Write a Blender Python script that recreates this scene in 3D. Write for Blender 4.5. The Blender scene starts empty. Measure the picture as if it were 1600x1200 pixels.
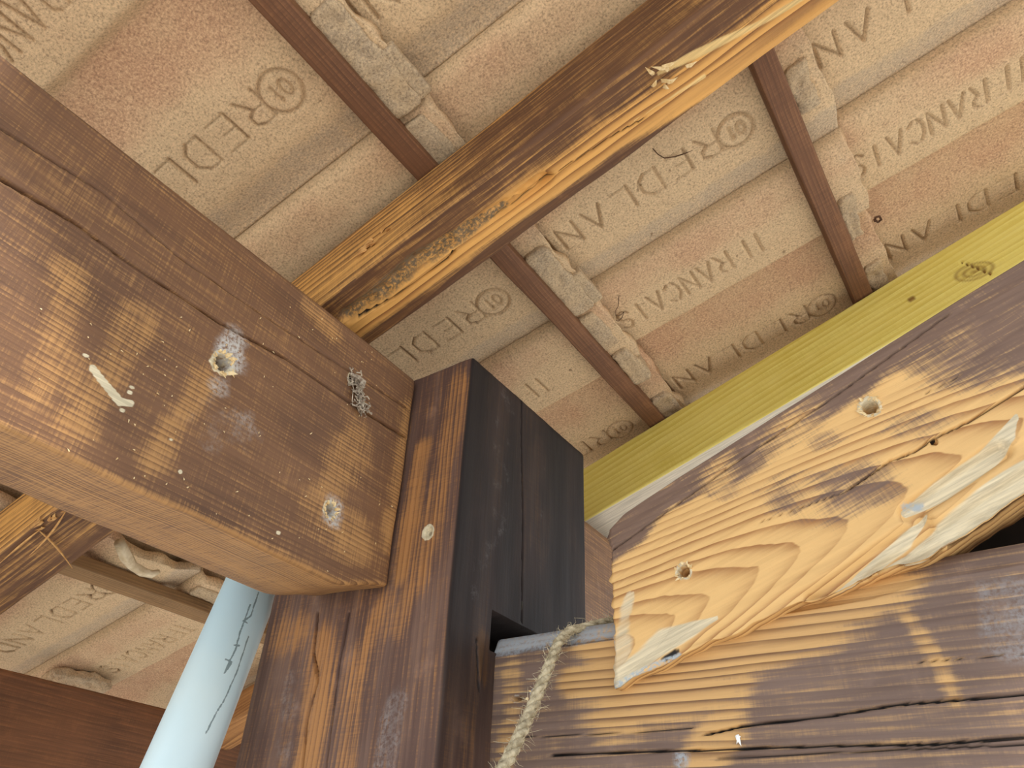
import bpy, math, random
import numpy as np
from mathutils import Matrix, Vector

# ------------------------------------------------------------------ camera, sky, sun, exposure
F_PX, PITCH, ROLL, YAW, SLOPE = 1164.93968, 0.61997095, 0.05117662, 0.6215744, 0.31568222
K = 0.40          # metres per building unit (the timber joint is laid out in these units)
HC = 1.70         # height of the camera above the ground
sc = bpy.context.scene

def cam_basis():
    cp, sp = math.cos(PITCH), math.sin(PITCH)
    F = np.array([0, cp, sp]); u = np.array([0, -sp, cp]); x = np.array([1., 0, 0])
    c, s = math.cos(ROLL), math.sin(ROLL)
    M = np.array([c*x+s*u, s*x-c*u, F])
    A = np.array([math.sin(YAW), math.cos(YAW), 0]); B = np.array([math.cos(YAW), -math.sin(YAW), 0])
    W = np.array([B, A, [0, 0, 1.]])
    return M, W
CM, CW = cam_basis()
right, down, fwd = (CW @ CM[i] for i in range(3))
cd = bpy.data.cameras.new('camera'); cam = bpy.data.objects.new('camera', cd)
sc.collection.objects.link(cam)
cd.sensor_width = 36; cd.sensor_fit = 'HORIZONTAL'; cd.lens = F_PX/1600*36
cd.clip_start = 0.01; cd.clip_end = 200
m = Matrix.Identity(4)
for i in range(3):
    m[i][0] = right[i]; m[i][1] = -down[i]; m[i][2] = -fwd[i]
m[2][3] = HC
cam.matrix_world = m
sc.camera = cam

world = bpy.data.worlds.new('daylight'); sc.world = world; world.use_nodes = True
wt = world.node_tree; wt.nodes.clear()
wo = wt.nodes.new('ShaderNodeOutputWorld'); wb = wt.nodes.new('ShaderNodeBackground')
tc = wt.nodes.new('ShaderNodeTexCoord'); sx = wt.nodes.new('ShaderNodeSeparateXYZ'); rp = wt.nodes.new('ShaderNodeValToRGB')
wt.links.new(tc.outputs['Generated'], sx.inputs[0]); wt.links.new(sx.outputs['Z'], rp.inputs[0])
rp.color_ramp.elements[0].position = 0.0; rp.color_ramp.elements[0].color = (1.0, 0.985, 0.96, 1)
rp.color_ramp.elements[1].position = 0.9; rp.color_ramp.elements[1].color = (0.35, 0.56, 0.95, 1)
e = rp.color_ramp.elements.new(0.3); e.color = (0.80, 0.92, 1.0, 1)
wt.links.new(rp.outputs[0], wb.inputs[0]); wb.inputs[1].default_value = 1.1
wt.links.new(wb.outputs[0], wo.inputs[0])

sd = bpy.data.lights.new('sun', 'SUN'); sd.energy = 4.6; sd.angle = math.radians(6); sd.color = (1, 0.95, 0.86)
sun = bpy.data.objects.new('sun', sd); sc.collection.objects.link(sun)
# the sun stands high behind the photographer and lights the yard, which lights the timbers from below
sun.rotation_euler = Vector((-0.35, 0.42, -0.84)).to_track_quat('-Z', 'Y').to_euler()

sc.view_settings.view_transform = 'Standard'; sc.view_settings.look = 'None'
sc.view_settings.exposure = 0.70; sc.view_settings.gamma = 1.0
sc.view_settings.use_curve_mapping = False

# ------------------------------------------------------------------ pixel -> place
def ray(px, py):
    return CW @ (CM.T @ np.array([(px-800)/F_PX, (py-600)/F_PX, 1.]))
def onx(px, py, v): d = ray(px, py); return d*(v/d[0])
def ony(px, py, v): d = ray(px, py); return d*(v/d[1])
def onz(px, py, v): d = ray(px, py); return d*(v/d[2])
CS, SN = math.cos(SLOPE), math.sin(SLOPE)
NR = np.array([-SN, 0, CS])
def onr(px, py, c): d = ray(px, py); return d*(c/(NR@d))      # on the plane parallel to the roof at height c

# ------------------------------------------------------------------ numpy noise
_r = np.random.RandomState(5); _T = _r.rand(64, 64, 64)
def vn(P):
    P = np.asarray(P, float); i = np.floor(P).astype(int); f = P-i; f = f*f*(3-2*f)
    out = 0
    for dx in (0, 1):
        for dy in (0, 1):
            for dz in (0, 1):
                w = (f[:, 0] if dx else 1-f[:, 0])*(f[:, 1] if dy else 1-f[:, 1])*(f[:, 2] if dz else 1-f[:, 2])
                out = out+w*_T[(i[:, 0]+dx) % 64, (i[:, 1]+dy) % 64, (i[:, 2]+dz) % 64]
    return out
def fbm(P, o=4):
    s = 0; a = .5; n = 0
    for k in range(o):
        s = s+a*vn(P*2**k+k*7.3); n += a; a *= .5
    return s/n
def sstep(x, a, b):
    t = np.clip((x-a)/(b-a), 0, 1); return t*t*(3-2*t)
def dpoly(P, pts):
    pts = [np.asarray(p, float) for p in pts]; best = np.full(len(P), 9.)
    if len(pts) == 1: return np.linalg.norm(P-pts[0], axis=1)
    for a, b in zip(pts[:-1], pts[1:]):
        ab = b-a; t = np.clip(((P-a)@ab)/(ab@ab), 0, 1)
        best = np.minimum(best, np.linalg.norm(P-a-t[:, None]*ab, axis=1))
    return best

def dpoly_r(P, pts, r):
    """distance to a polyline in units of a radius that may change along it"""
    if len(pts) == 1: return np.linalg.norm(P-np.asarray(pts[0], float), axis=1)/r
    rr = r if isinstance(r, (list, tuple)) else [r]*len(pts); best = np.full(len(P), 99.)
    for i in range(len(pts)-1):
        a, b = np.asarray(pts[i], float), np.asarray(pts[i+1], float); ab = b-a; t = np.clip(((P-a)@ab)/(ab@ab), 0, 1)
        best = np.minimum(best, np.linalg.norm(P-a-t[:, None]*ab, axis=1)/(rr[i]+(rr[i+1]-rr[i])*t))
    return best

# ------------------------------------------------------------------ node helpers and materials
class NT:
    def __init__(s, name):
        s.m = bpy.data.materials.new(name); s.m.use_nodes = True; s.t = s.m.node_tree; s.t.nodes.clear()
        s.out = s.n('ShaderNodeOutputMaterial'); s.b = s.n('ShaderNodeBsdfPrincipled'); s.l(s.b.outputs[0], s.out.inputs[0])
    def n(s, k): return s.t.nodes.new(k)
    def l(s, a, b): s.t.links.new(a, b)
    def put(s, sock, v):
        if isinstance(v, (int, float)): sock.default_value = v
        elif isinstance(v, tuple): sock.default_value = v
        else: s.l(v, sock)
    def math(s, op, a, b=0., c=0., clamp=False):
        n = s.n('ShaderNodeMath'); n.operation = op; n.use_clamp = clamp
        s.put(n.inputs[0], a); s.put(n.inputs[1], b); s.put(n.inputs[2], c); return n.outputs[0]
    def ss(s, v, a, b):
        n = s.n('ShaderNodeMapRange'); n.interpolation_type = 'SMOOTHSTEP'
        s.put(n.inputs['Value'], v); n.inputs['From Min'].default_value = a; n.inputs['From Max'].default_value = b; return n.outputs[0]
    def mix(s, f, a, b, mode='MIX'):
        n = s.n('ShaderNodeMix'); n.data_type = 'RGBA'; n.blend_type = mode
        s.put(n.inputs[0], f)
        for i, v in ((6, a), (7, b)):
            if isinstance(v, tuple): n.inputs[i].default_value = (*v[:3], 1)
            else: s.l(v, n.inputs[i])
        return n.outputs[2]
    def noise(s, vec, scale, detail=3, rough=.55, dist=0.):
        n = s.n('ShaderNodeTexNoise'); s.l(vec, n.inputs['Vector']); n.inputs['Scale'].default_value = scale
        n.inputs['Detail'].default_value = detail; n.inputs['Roughness'].default_value = rough; n.inputs['Distortion'].default_value = dist
        return n.outputs['Fac']
    def scale(s, vec, v, rot=(0, 0, 0)):
        n = s.n('ShaderNodeMapping'); s.l(vec, n.inputs[0]); n.inputs['Scale'].default_value = v; n.inputs['Rotation'].default_value = rot
        return n.outputs[0]
    def bump(s, h, st, d=.002):
        n = s.n('ShaderNodeBump'); s.put(n.inputs['Strength'], st); n.inputs['Distance'].default_value = d; s.l(h, n.inputs['Height']); return n

def lin(*c): return tuple((v/255/12.92 if v/255 <= .04045 else ((v/255+.055)/1.055)**2.4) for v in c)

def wood(name, stain=((108, 76, 50), (66, 44, 34)), bare=((214, 160, 84), (150, 96, 44)), pith=(.02, .09, .0), freq=170, rough=.6,
         pale=(226, 212, 178), dust=(150, 152, 150), dark=(22, 17, 15), streak=.5, seed=0., bumps=.5, mottle=.5, stainlight=None, cross=.5, warp=.010, spec=.35):
    N = NT(name); tcn = N.n('ShaderNodeTexCoord'); P0 = tcn.outputs['Object']
    oi = N.n('ShaderNodeVectorMath'); oi.operation = 'ADD'; N.l(P0, oi.inputs[0]); oi.inputs[1].default_value = (seed*3.1, 0, 0); P = oi.outputs[0]
    at = N.n('ShaderNodeAttribute'); at.attribute_name = 'mask'
    sp = N.n('ShaderNodeSeparateColor'); N.l(at.outputs['Color'], sp.inputs[0])
    aE, aP, aD, aG = sp.outputs[0], sp.outputs[1], sp.outputs[2], at.outputs['Alpha']
    # growth rings round a pith, cut lengthwise
    wv = N.noise(N.scale(P, (1.4, 9, 9)), 2.2, 3, .5)
    xyz = N.n('ShaderNodeSeparateXYZ'); N.l(P0, xyz.inputs[0])
    dy = N.math('SUBTRACT', xyz.outputs[1], pith[0]); dz = N.math('SUBTRACT', xyz.outputs[2], pith[1])
    r = N.math('SQRT', N.math('ADD', N.math('MULTIPLY', dy, dy), N.math('MULTIPLY', dz, dz)))
    r = N.math('ADD', r, N.math('MULTIPLY', xyz.outputs[0], pith[2]))
    r = N.math('ADD', r, N.math('MULTIPLY', wv, warp))
    cbr = N.n('ShaderNodeCombineXYZ'); N.l(r, cbr.inputs[0])
    r = N.math('ADD', r, N.math('MULTIPLY', N.noise(cbr.outputs[0], freq*.28, 2, .5), 1.5/freq))
    ph = N.math('FRACT', N.math('MULTIPLY', r, freq))
    ring = N.math('MULTIPLY', N.math('POWER', ph, 1.9), N.math('SUBTRACT', 1., N.ss(ph, .93, 1.)))
    amp = N.noise(N.scale(P, (1.5, 30, 30)), 1.0, 2, .5)
    ring = N.math('MULTIPLY', ring, N.ss(amp, .22, .62))
    fib = N.noise(N.scale(P, (18, 420, 420)), 1.0, 4, .65)
    fib2 = N.noise(N.scale(P, (5, 90, 90)), 1.0, 4, .6)
    cr = N.noise(N.scale(P, (900, 40, 40), (0, .25, .3)), 1.0, 2, .6)
    big = N.noise(P, 9, 4, .55); mid = N.noise(P, 34, 5, .62)
    grain = N.math('ADD', N.math('MULTIPLY', ring, .80), N.math('MULTIPLY', fib, .42))
    bcol = N.mix(N.ss(grain, .15, .95), lin(*bare[0]), lin(*bare[1]))
    bcol = N.mix(N.math('MULTIPLY', N.ss(fib2, .45, .75), .35), bcol, lin(*[min(255, v*1.12) for v in bare[0]]))
    sfac = N.math('ADD', N.math('MULTIPLY', big, mottle), N.math('ADD', N.math('MULTIPLY', fib2, streak), N.math('MULTIPLY', ring, .10)))
    scol = N.mix(N.ss(sfac, .3, .85), lin(*stain[0]), lin(*stain[1]))
    scol = N.mix(N.math('MULTIPLY', N.ss(mid, .55, .75), .25), scol, lin(*(stainlight or [min(255, v*1.25+8) for v in stain[0]])))
    ev = N.math('ADD', aE, N.math('MULTIPLY', N.math('SUBTRACT', fib, .5), 1.5))
    ev = N.math('ADD', ev, N.math('MULTIPLY', N.math('SUBTRACT', cr, .5), cross))
    ev = N.math('ADD', ev, N.math('MULTIPLY', N.math('SUBTRACT', mid, .5), .45))
    ev = N.math('SUBTRACT', ev, N.math('MULTIPLY', N.math('SUBTRACT', ring, .4), .35))
    col = N.mix(N.ss(ev, .12, .88), scol, bcol)
    pv = N.math('ADD', aP, N.math('MULTIPLY', N.math('SUBTRACT', fib2, .5), .7))
    pcol = N.mix(N.ss(fib, .3, .7), lin(*pale), lin(*[v*.82 for v in pale]))
    col = N.mix(N.ss(pv, .3, .65), col, pcol)
    spk = N.noise(P, 420, 3, .6); sp2 = N.noise(P, 60, 4, .6)
    gv = N.math('ADD', aG, N.math('MULTIPLY', N.math('SUBTRACT', sp2, .5), .9))
    # scattered pale specks of sawdust stuck to the surface
    sps = N.noise(P, 300, 1, .3); col = N.mix(N.math('MULTIPLY', N.ss(sps, .86, .89), .6), col, lin(200, 180, 150))
    col = N.mix(N.ss(aD, .22, .9), col, lin(*dark))
    col = N.mix(N.math('MULTIPLY', N.ss(gv, .25, .95), N.ss(spk, .30, .62)), col, lin(*dust))
    N.l(col, N.b.inputs['Base Color'])
    N.put(N.b.inputs['Roughness'], N.math('ADD', N.math('MULTIPLY', fib2, .25), rough-.1))
    N.b.inputs['Specular IOR Level'].default_value = spec
    h = N.math('ADD', N.math('MULTIPLY', ring, N.math('MULTIPLY', aE, -.5)), N.math('MULTIPLY', fib, .35))
    h = N.math('ADD', h, N.math('MULTIPLY', cr, .12)); h = N.math('ADD', h, N.math('MULTIPLY', spk, .10))
    bp = N.bump(h, bumps, .0016); N.l(bp.outputs[0], N.b.inputs['Normal'])
    return N.m

def concrete(name, c1, c2, c3, grain=1.):
    N = NT(name); tcn = N.n('ShaderNodeTexCoord'); P0 = tcn.outputs['Object']
    oi = N.n('ShaderNodeObjectInfo'); mu = N.n('ShaderNodeVectorMath'); mu.operation = 'MULTIPLY_ADD'
    cb = N.n('ShaderNodeCombineXYZ')
    for i in range(3): N.l(oi.outputs['Random'], cb.inputs[i])
    N.l(cb.outputs[0], mu.inputs[0]); mu.inputs[1].default_value = (9, 5, 7); N.l(P0, mu.inputs[2]); P = mu.outputs[0]
    at = N.n('ShaderNodeAttribute'); at.attribute_name = 'mask'
    sp = N.n('ShaderNodeSeparateColor'); N.l(at.outputs['Color'], sp.inputs[0])
    g1 = N.noise(P, 520, 3, .7); g2 = N.noise(P, 1300, 2, .6); big = N.noise(P, 12, 5, .6); mid = N.noise(P, 45, 5, .62)
    pk = N.math('ADD', sp.outputs[0], N.math('MULTIPLY', N.math('SUBTRACT', big, .5), 1.3))
    col = N.mix(N.ss(pk, .15, .85), lin(*c1), lin(*c2))
    gy = N.math('ADD', sp.outputs[1], N.math('MULTIPLY', N.math('SUBTRACT', mid, .5), 1.1))
    col = N.mix(N.math('MULTIPLY', N.ss(gy, .25, .9), .8), col, lin(*c3))
    col = N.mix(N.math('MULTIPLY', N.ss(g1, .52, .66), .55), col, lin(*[v*.62 for v in c2]))
    col = N.mix(N.math('MULTIPLY', N.ss(g1, .50, .36), .5), col, lin(*[min(255, v*1.16) for v in c1]))
    col = N.mix(N.math('MULTIPLY', N.ss(g2, .55, .7), .3), col, lin(*[v*.7 for v in c2]))
    sps = N.noise(P, 95, 2, .5); col = N.mix(N.math('MULTIPLY', N.ss(sps, .74, .80), .6), col, lin(96, 70, 48))
    col = N.mix(N.ss(sp.outputs[2], .1, .9), col, lin(112, 84, 58))
    N.l(col, N.b.inputs['Base Color']); N.b.inputs['Roughness'].default_value = .95; N.b.inputs['Specular IOR Level'].default_value = .15
    h = N.math('ADD', N.math('MULTIPLY', g1, .8), N.math('MULTIPLY', g2, .4)); h = N.math('ADD', h, N.math('MULTIPLY', mid, 1.6))
    bp = N.bump(h, .6*grain, .0012); N.l(bp.outputs[0], N.b.inputs['Normal'])
    return N.m

def plain(name, c, rough=.7, c2=None, sc_=40., spec=.3, bump=0., metallic=0.):
    N = NT(name); tcn = N.n('ShaderNodeTexCoord'); n = N.noise(tcn.outputs['Object'], sc_, 4, .6)
    N.l(N.mix(N.ss(n, .3, .7), lin(*c), lin(*(c2 or c))), N.b.inputs['Base Color'])
    N.b.inputs['Roughness'].default_value = rough; N.b.inputs['Specular IOR Level'].default_value = spec
    if bump: bp = N.bump(n, bump, .002); N.l(bp.outputs[0], N.b.inputs['Normal'])
    return N.m

# ------------------------------------------------------------------ objects
col = sc.collection
def tag(o, label=None, cat=None, group=None, kind=None):
    if label: o['label'] = label
    if cat: o['category'] = cat
    if group: o['group'] = group
    if kind: o['kind'] = kind
    return o
def to_world(p): return Vector((p[0]*K, p[1]*K, p[2]*K+HC))

def seg(a, b, step, fine=()):
    """cell borders from a to b, closer together round the fine spots (centre, half width, step)"""
    pts = [a]; x = a
    while x < b-1e-9:
        s = step
        for c, hw, fs in fine:
            d = abs(x+fs*.5-c)
            if d < hw: s = min(s, fs)
            elif d < hw+step*3: s = min(s, max(fs, (d-hw)*.6+fs))
        x = x+s
        pts.append(min(x, b))
    if len(pts) > 2 and pts[-1]-pts[-2] < step*.15: pts.pop(-2)
    return np.array(pts)

def grid_box(A, B, C):
    """surface grid of a box; returns parametric points (n,3) and quads"""
    na, nb, nc = len(A), len(B), len(C); base = {}; 
    idx = -np.ones((na, nb, nc), int)
    surf = np.zeros((na, nb, nc), bool)
    surf[0] = surf[-1] = True; surf[:, 0] = surf[:, -1] = True; surf[:, :, 0] = surf[:, :, -1] = True
    ii = np.argwhere(surf); idx[surf] = np.arange(len(ii))
    P = np.stack([A[ii[:, 0]], B[ii[:, 1]], C[ii[:, 2]]], 1)
    q = []
    def face(I, flip):
        a, b, c, d = I[:-1, :-1].ravel(), I[1:, :-1].ravel(), I[1:, 1:].ravel(), I[:-1, 1:].ravel()
        Q = np.stack([a, b, c, d], 1); q.append(Q[:, ::-1] if flip else Q)
    face(idx[0], True); face(idx[-1], False); face(idx[:, 0], False); face(idx[:, -1], True); face(idx[:, :, 0], True); face(idx[:, :, -1], False)
    return P, np.concatenate(q), ii

def mesh_from(name, V, Q, mat, mask=None, smooth=True):
    me = bpy.data.meshes.new(name)
    me.vertices.add(len(V)); me.vertices.foreach_set('co', np.asarray(V, np.float32).ravel())
    n = Q.shape[1]
    me.loops.add(Q.size); me.loops.foreach_set('vertex_index', Q.ravel().astype(np.int32))
    me.polygons.add(len(Q)); me.polygons.foreach_set('loop_start', np.arange(0, Q.size, n, dtype=np.int32))
    me.polygons.foreach_set('loop_total', np.full(len(Q), n, np.int32))
    me.polygons.foreach_set('use_smooth', np.full(len(Q), smooth, bool))
    me.update(calc_edges=True)
    if mask is not None:
        a = me.attributes.new('mask', 'FLOAT_COLOR', 'POINT'); a.data.foreach_set('color', np.clip(mask, 0, 1).astype(np.float32).ravel())
    me.materials.append(mat); me.validate()
    return me

def place(name, me, O, R, parent=None):
    o = bpy.data.objects.new(name, me); col.objects.link(o)
    M4 = Matrix.Identity(4)
    for i in range(3):
        for j in range(3): M4[i][j] = R[i][j]
    w = to_world(O)
    for i in range(3): M4[i][3] = w[i]
    if parent is not None:
        o.parent = parent; o.matrix_basis = parent.matrix_basis.inverted() @ M4
    else: o.matrix_basis = M4
    return o

class Feat:
    """marks cut in or worn into a surface: holes, cracks, rubbed patches, dust"""
    def __init__(s): s.items = []
    def hole(s, c, r, depth, inward, rim=.5): s.items.append(('h', np.asarray(c, float), r, depth, np.asarray(inward, float), rim)); return s
    def crack(s, pts, w, depth, inward, dark=1.): s.items.append(('c', pts, w, depth, np.asarray(inward, float), dark)); return s
    def patch(s, ch, pts, r, amt=1., nz=.5, soft=.6): s.items.append(('p', ch, pts, r, amt, nz, soft)); return s
    def apply(s, P, D, M, Lc):
        for it in s.items:
            if it[0] == 'h':
                _, c, r, dep, inw, rim = it
                rr = r*(1+.35*(fbm((P-c)/r*1.1+11, 2)-.5)); d = np.linalg.norm(P-c-np.outer((P-c)@inw, inw), axis=1)
                near = (np.abs((P-c)@inw) < .02)
                k = (1-sstep(d/rr, .75, 1.02))*near; D += np.outer(k*dep, inw)
                lip = np.exp(-((d/rr-1.25)/.3)**2)*near; D -= np.outer(lip*r*.22*fbm(P/r*3, 2), inw)
                M[:, 1] = np.maximum(M[:, 1], rim*np.exp(-((d/rr-1.2)/.35)**2)*near*(.4+1.1*fbm(P/r*2.4+3, 2)))
                M[:, 2] = np.maximum(M[:, 2], (1-sstep(d/rr, .35, .8))*near*.55)
            elif it[0] == 'c':
                _, pts, w, dep, inw, dk = it
                d = dpoly(P+(fbm(P*14, 3)-.5)[:, None]*.001, pts); w = w*.5*(.55+.9*fbm(P*6+9, 2)); k = 1-sstep(d, w*.5, w*1.25)
                D += np.outer(k*dep, inw); M[:, 2] = np.maximum(M[:, 2], k*dk)
            else:
                _, ch, pts, r, amt, nz, soft = it
                d = dpoly_r(P, pts, r) + (.45*(fbm(P*11+ch*5, 4)-.5)+.75*(fbm(Lc*np.array([5, 42, 42])+ch*3, 3)-.5))*nz*2
                M[:, ch] = np.maximum(M[:, ch], amt*(1-sstep(d, soft*.4 if ch == 0 else soft*.5, 1.5 if ch == 0 else 1.25)))

def timber(name, O, ex, ez, A, B, C, mat, pos=None, feat=None, base=(0, 0, 0, 0), masks=None, rnd=.006, rough=.0018, parent=None):
    ex = np.asarray(ex, float); ez = np.asarray(ez, float); ey = np.cross(ez, ex); R = np.stack([ex, ey, ez], 1); O = np.asarray(O, float)
    P, Q, ii = grid_box(A, B, C)
    if pos is None: W = O+P@R.T
    else: W = pos(P, O, ex, ey, ez)
    # soft arrises: pull the edge vertices in along both faces they share
    Lp = P.copy(); ctr = np.array([(X[0]+X[-1])/2 for X in (A, B, C)]); hl = np.array([(X[-1]-X[0])/2 for X in (A, B, C)])
    q = hl-np.abs(Lp-ctr); rr = rnd*(.5+fbm(W*7+3, 3))
    sg = np.sign(Lp-ctr); shift = np.zeros_like(Lp)
    for i, j in ((1, 2), (0, 1), (0, 2)):
        near = np.maximum(0, rr-q[:, i])*np.maximum(0, rr-q[:, j]) > 0
        a = np.maximum(0, rr-q[:, i]); b = np.maximum(0, rr-q[:, j]); dd = np.sqrt(a*a+b*b); f = np.where(dd > rr, 1-rr/np.maximum(dd, 1e-9), 0)
        shift[:, i] -= sg[:, i]*a*f*near; shift[:, j] -= sg[:, j]*b*f*near
    W = W+shift@R.T
    D = np.zeros_like(W); M = np.tile(np.array(base, float), (len(W), 1))
    if masks: masks(P, W, M, ii, D)
    if feat: feat.apply(W, D, M, (W-O)@R)
    n = np.zeros_like(P)
    for i in range(3): n[:, i] = np.where(q[:, i] < 1e-6, sg[:, i], 0)
    Sx = np.array([3., 20, 20]); D += (n@R.T)*((fbm((P*Sx)+O, 4)-.5)*rough*2)[:, None]
    V = ((W+D-O)@R)*K
    me = mesh_from(name, V, Q, mat, M)
    return place(name, me, O, R, parent)

# simple tube / blob helpers (world units u in, metres out)
def tube(pts, rad, n=10, caps=True, jitter=0., seed=1):
    pts = np.array(pts, float); rad = np.broadcast_to(np.asarray(rad, float), (len(pts),)); rs = np.random.RandomState(seed)
    T = np.gradient(pts, axis=0); T /= np.linalg.norm(T, axis=1)[:, None]
    up = np.array([.3, .2, .93]); V = []; 
    u = np.cross(T[0], up); u /= np.linalg.norm(u)
    for i in range(len(pts)):
        u = u-T[i]*(u@T[i]); u /= np.linalg.norm(u); v = np.cross(T[i], u)
        for k in range(n):
            a = 2*math.pi*k/n; r = rad[i]*(1+jitter*(rs.rand()-.5)); V.append(pts[i]+r*(math.cos(a)*u+math.sin(a)*v))
    F = []
    for i in range(len(pts)-1):
        for k in range(n): F.append((i*n+k, i*n+(k+1) % n, (i+1)*n+(k+1) % n, (i+1)*n+k))
    F += [tuple(range(n))[::-1], tuple((len(pts)-1)*n+k for k in range(n))]
    return V, F
class MB:
    def __init__(s): s.v = []; s.f = []
    def add(s, V, F):
        o = len(s.v); s.v += [tuple(x) for x in V]; s.f += [tuple(i+o for i in f) for f in F]; return s
    def shard(s, a, b, w, nrm, t=None):
        """a pointed sliver of wood from a to b"""
        a = np.asarray(a, float); b = np.asarray(b, float); d = b-a; nrm = np.asarray(nrm, float); sdir = np.cross(d, nrm); sdir /= np.linalg.norm(sdir)+1e-9
        t = t or w*.5; m_ = a+d*.35
        V = [a-sdir*w*.5, a+sdir*w*.5, m_+sdir*w*.45+nrm*t, m_-sdir*w*.5+nrm*t*.6, b, a+nrm*t]
        return s.add(V, [(0, 1, 5), (1, 2, 5), (5, 2, 3), (5, 3, 0), (2, 4, 3), (0, 3, 4), (0, 4, 1), (1, 4, 2)])
    def build(s, name, mat, O, parent=None, smooth=False):
        O = np.asarray(O, float); me = bpy.data.meshes.new(name)
        me.from_pydata([tuple((np.array(v)-O)*K) for v in s.v], [], s.f); me.materials.append(mat)
        for p in me.polygons: p.use_smooth = smooth
        me.validate(); return place(name, me, O, np.eye(3), parent)

# ------------------------------------------------------------------ materials
M_beamA = wood('weathered_brown_stain', stain=((122, 87, 60), (80, 56, 42)), bare=((176, 132, 82), (128, 90, 54)), pith=(-.04, -.03, .02), freq=330, rough=.55, dust=(190, 186, 180), stainlight=(134, 98, 72), dark=(34, 22, 20), cross=1.0)
M_under = wood('pale_brown_planed', stain=((160, 112, 70), (118, 80, 50)), bare=((190, 140, 86), (140, 96, 56)), pith=(.03, .05, .02), freq=300, rough=.65, dust=(206, 190, 160), seed=2)
M_post = wood('brown_stained_post', stain=((134, 106, 90), (92, 70, 62)), bare=((170, 122, 76), (118, 78, 50)), pith=(.09, -.15, .01), freq=240, rough=.6, dust=(160, 154, 152), seed=3, dark=(33, 26, 24), streak=.9, spec=.2)
M_rafter = wood('golden_rough_rafter', stain=((136, 96, 60), (90, 60, 40)), bare=((222, 168, 94), (134, 86, 44)), pith=(.09, -.05, .01), freq=190, rough=.62, pale=(238, 204, 138), dust=(116, 100, 78), seed=4, bumps=.9, streak=.9, warp=.016, cross=.25)
M_yellow = wood('yellow_green_treated', stain=((232, 214, 112), (206, 184, 76)), bare=((236, 222, 130), (198, 174, 78)), pith=(-.03, .10, .02), freq=150, rough=.6, pale=(220, 210, 190), dark=(120, 78, 34), dust=(190, 178, 130), seed=5, mottle=.6, streak=.4, stainlight=(226, 206, 90))
M_board = wood('bright_cathedral_grain', stain=((132, 106, 90), (96, 76, 66)), bare=((224, 182, 120), (158, 108, 62)), pith=(-.030, .022, .135), freq=225, rough=.62, pale=(228, 212, 178), dust=(168, 176, 180), seed=6, bumps=.3, cross=.45, warp=.007)
M_beamB = wood('purple_brown_worn', stain=((126, 104, 92), (90, 71, 62)), bare=((204, 162, 106), (112, 78, 50)), pith=(-.05, -.35, .02), freq=165, rough=.6, pale=(206, 208, 204), dust=(160, 164, 168), seed=7, bumps=.45, dark=(20, 15, 13), cross=.3)
M_batten = wood('reddish_brown_batten', stain=((116, 78, 52), (80, 54, 38)), bare=((138, 96, 64), (98, 66, 44)), pith=(.03, .03, .01), freq=400, rough=.6, seed=8, cross=.9)
M_bold = wood('grey_brown_batten', stain=((150, 118, 82), (98, 74, 50)), bare=((160, 126, 86), (112, 84, 56)), pith=(.03, .03, .01), freq=420, rough=.7, seed=9)
M_eaves = wood('dark_eaves_wood', stain=((116, 74, 44), (72, 46, 28)), bare=((140, 92, 54), (100, 62, 38)), pith=(-.06, .1, .03), freq=200, rough=.6, seed=10)
M_tile = concrete('sandy_concrete', (210, 183, 146), (198, 158, 126), (186, 168, 144))
M_mortar = concrete('grey_mortar', (196, 172, 138), (180, 148, 114), (172, 156, 134), 1.6)
M_fresh = plain('fresh_splintered_wood', (236, 214, 168), .8, (206, 172, 116), 300)
M_straw = plain('straw_sliver', (214, 168, 106), .7, (180, 130, 76), 120)
M_web = plain('dusty_web', (196, 184, 164), .95, (120, 104, 90), 260)
M_thread = plain('dark_root', (70, 48, 34), .8, (96, 66, 46), 200)
M_white = plain('white_chip', (240, 240, 236), .5)
M_foam = plain('cream_foam', (226, 210, 180), .9, (196, 176, 142), 90, bump=.6)
M_black = plain('black_gap_shade', (26, 22, 20), .9, (14, 12, 11), 30)  # black colour standing for the shade inside the gap above the cross beam
M_ground = plain('pale_paving', (184, 176, 164), .9, (164, 154, 142), 3, bump=.3)

# ------------------------------------------------------------------ ground
g = MB(); z0 = -HC/K
g.add([(-40, -40, z0-.2), (40, -40, z0-.2), (40, 40, z0-.2), (-40, 40, z0-.2), (-40, -40, z0), (40, -40, z0), (40, 40, z0), (-40, 40, z0)],
      [(3, 2, 1, 0), (4, 5, 6, 7), (0, 1, 5, 4), (1, 2, 6, 5), (2, 3, 7, 6), (3, 0, 4, 7)])
tag(g.build('ground', M_ground, (0, 0, z0)), kind='structure')

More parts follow.
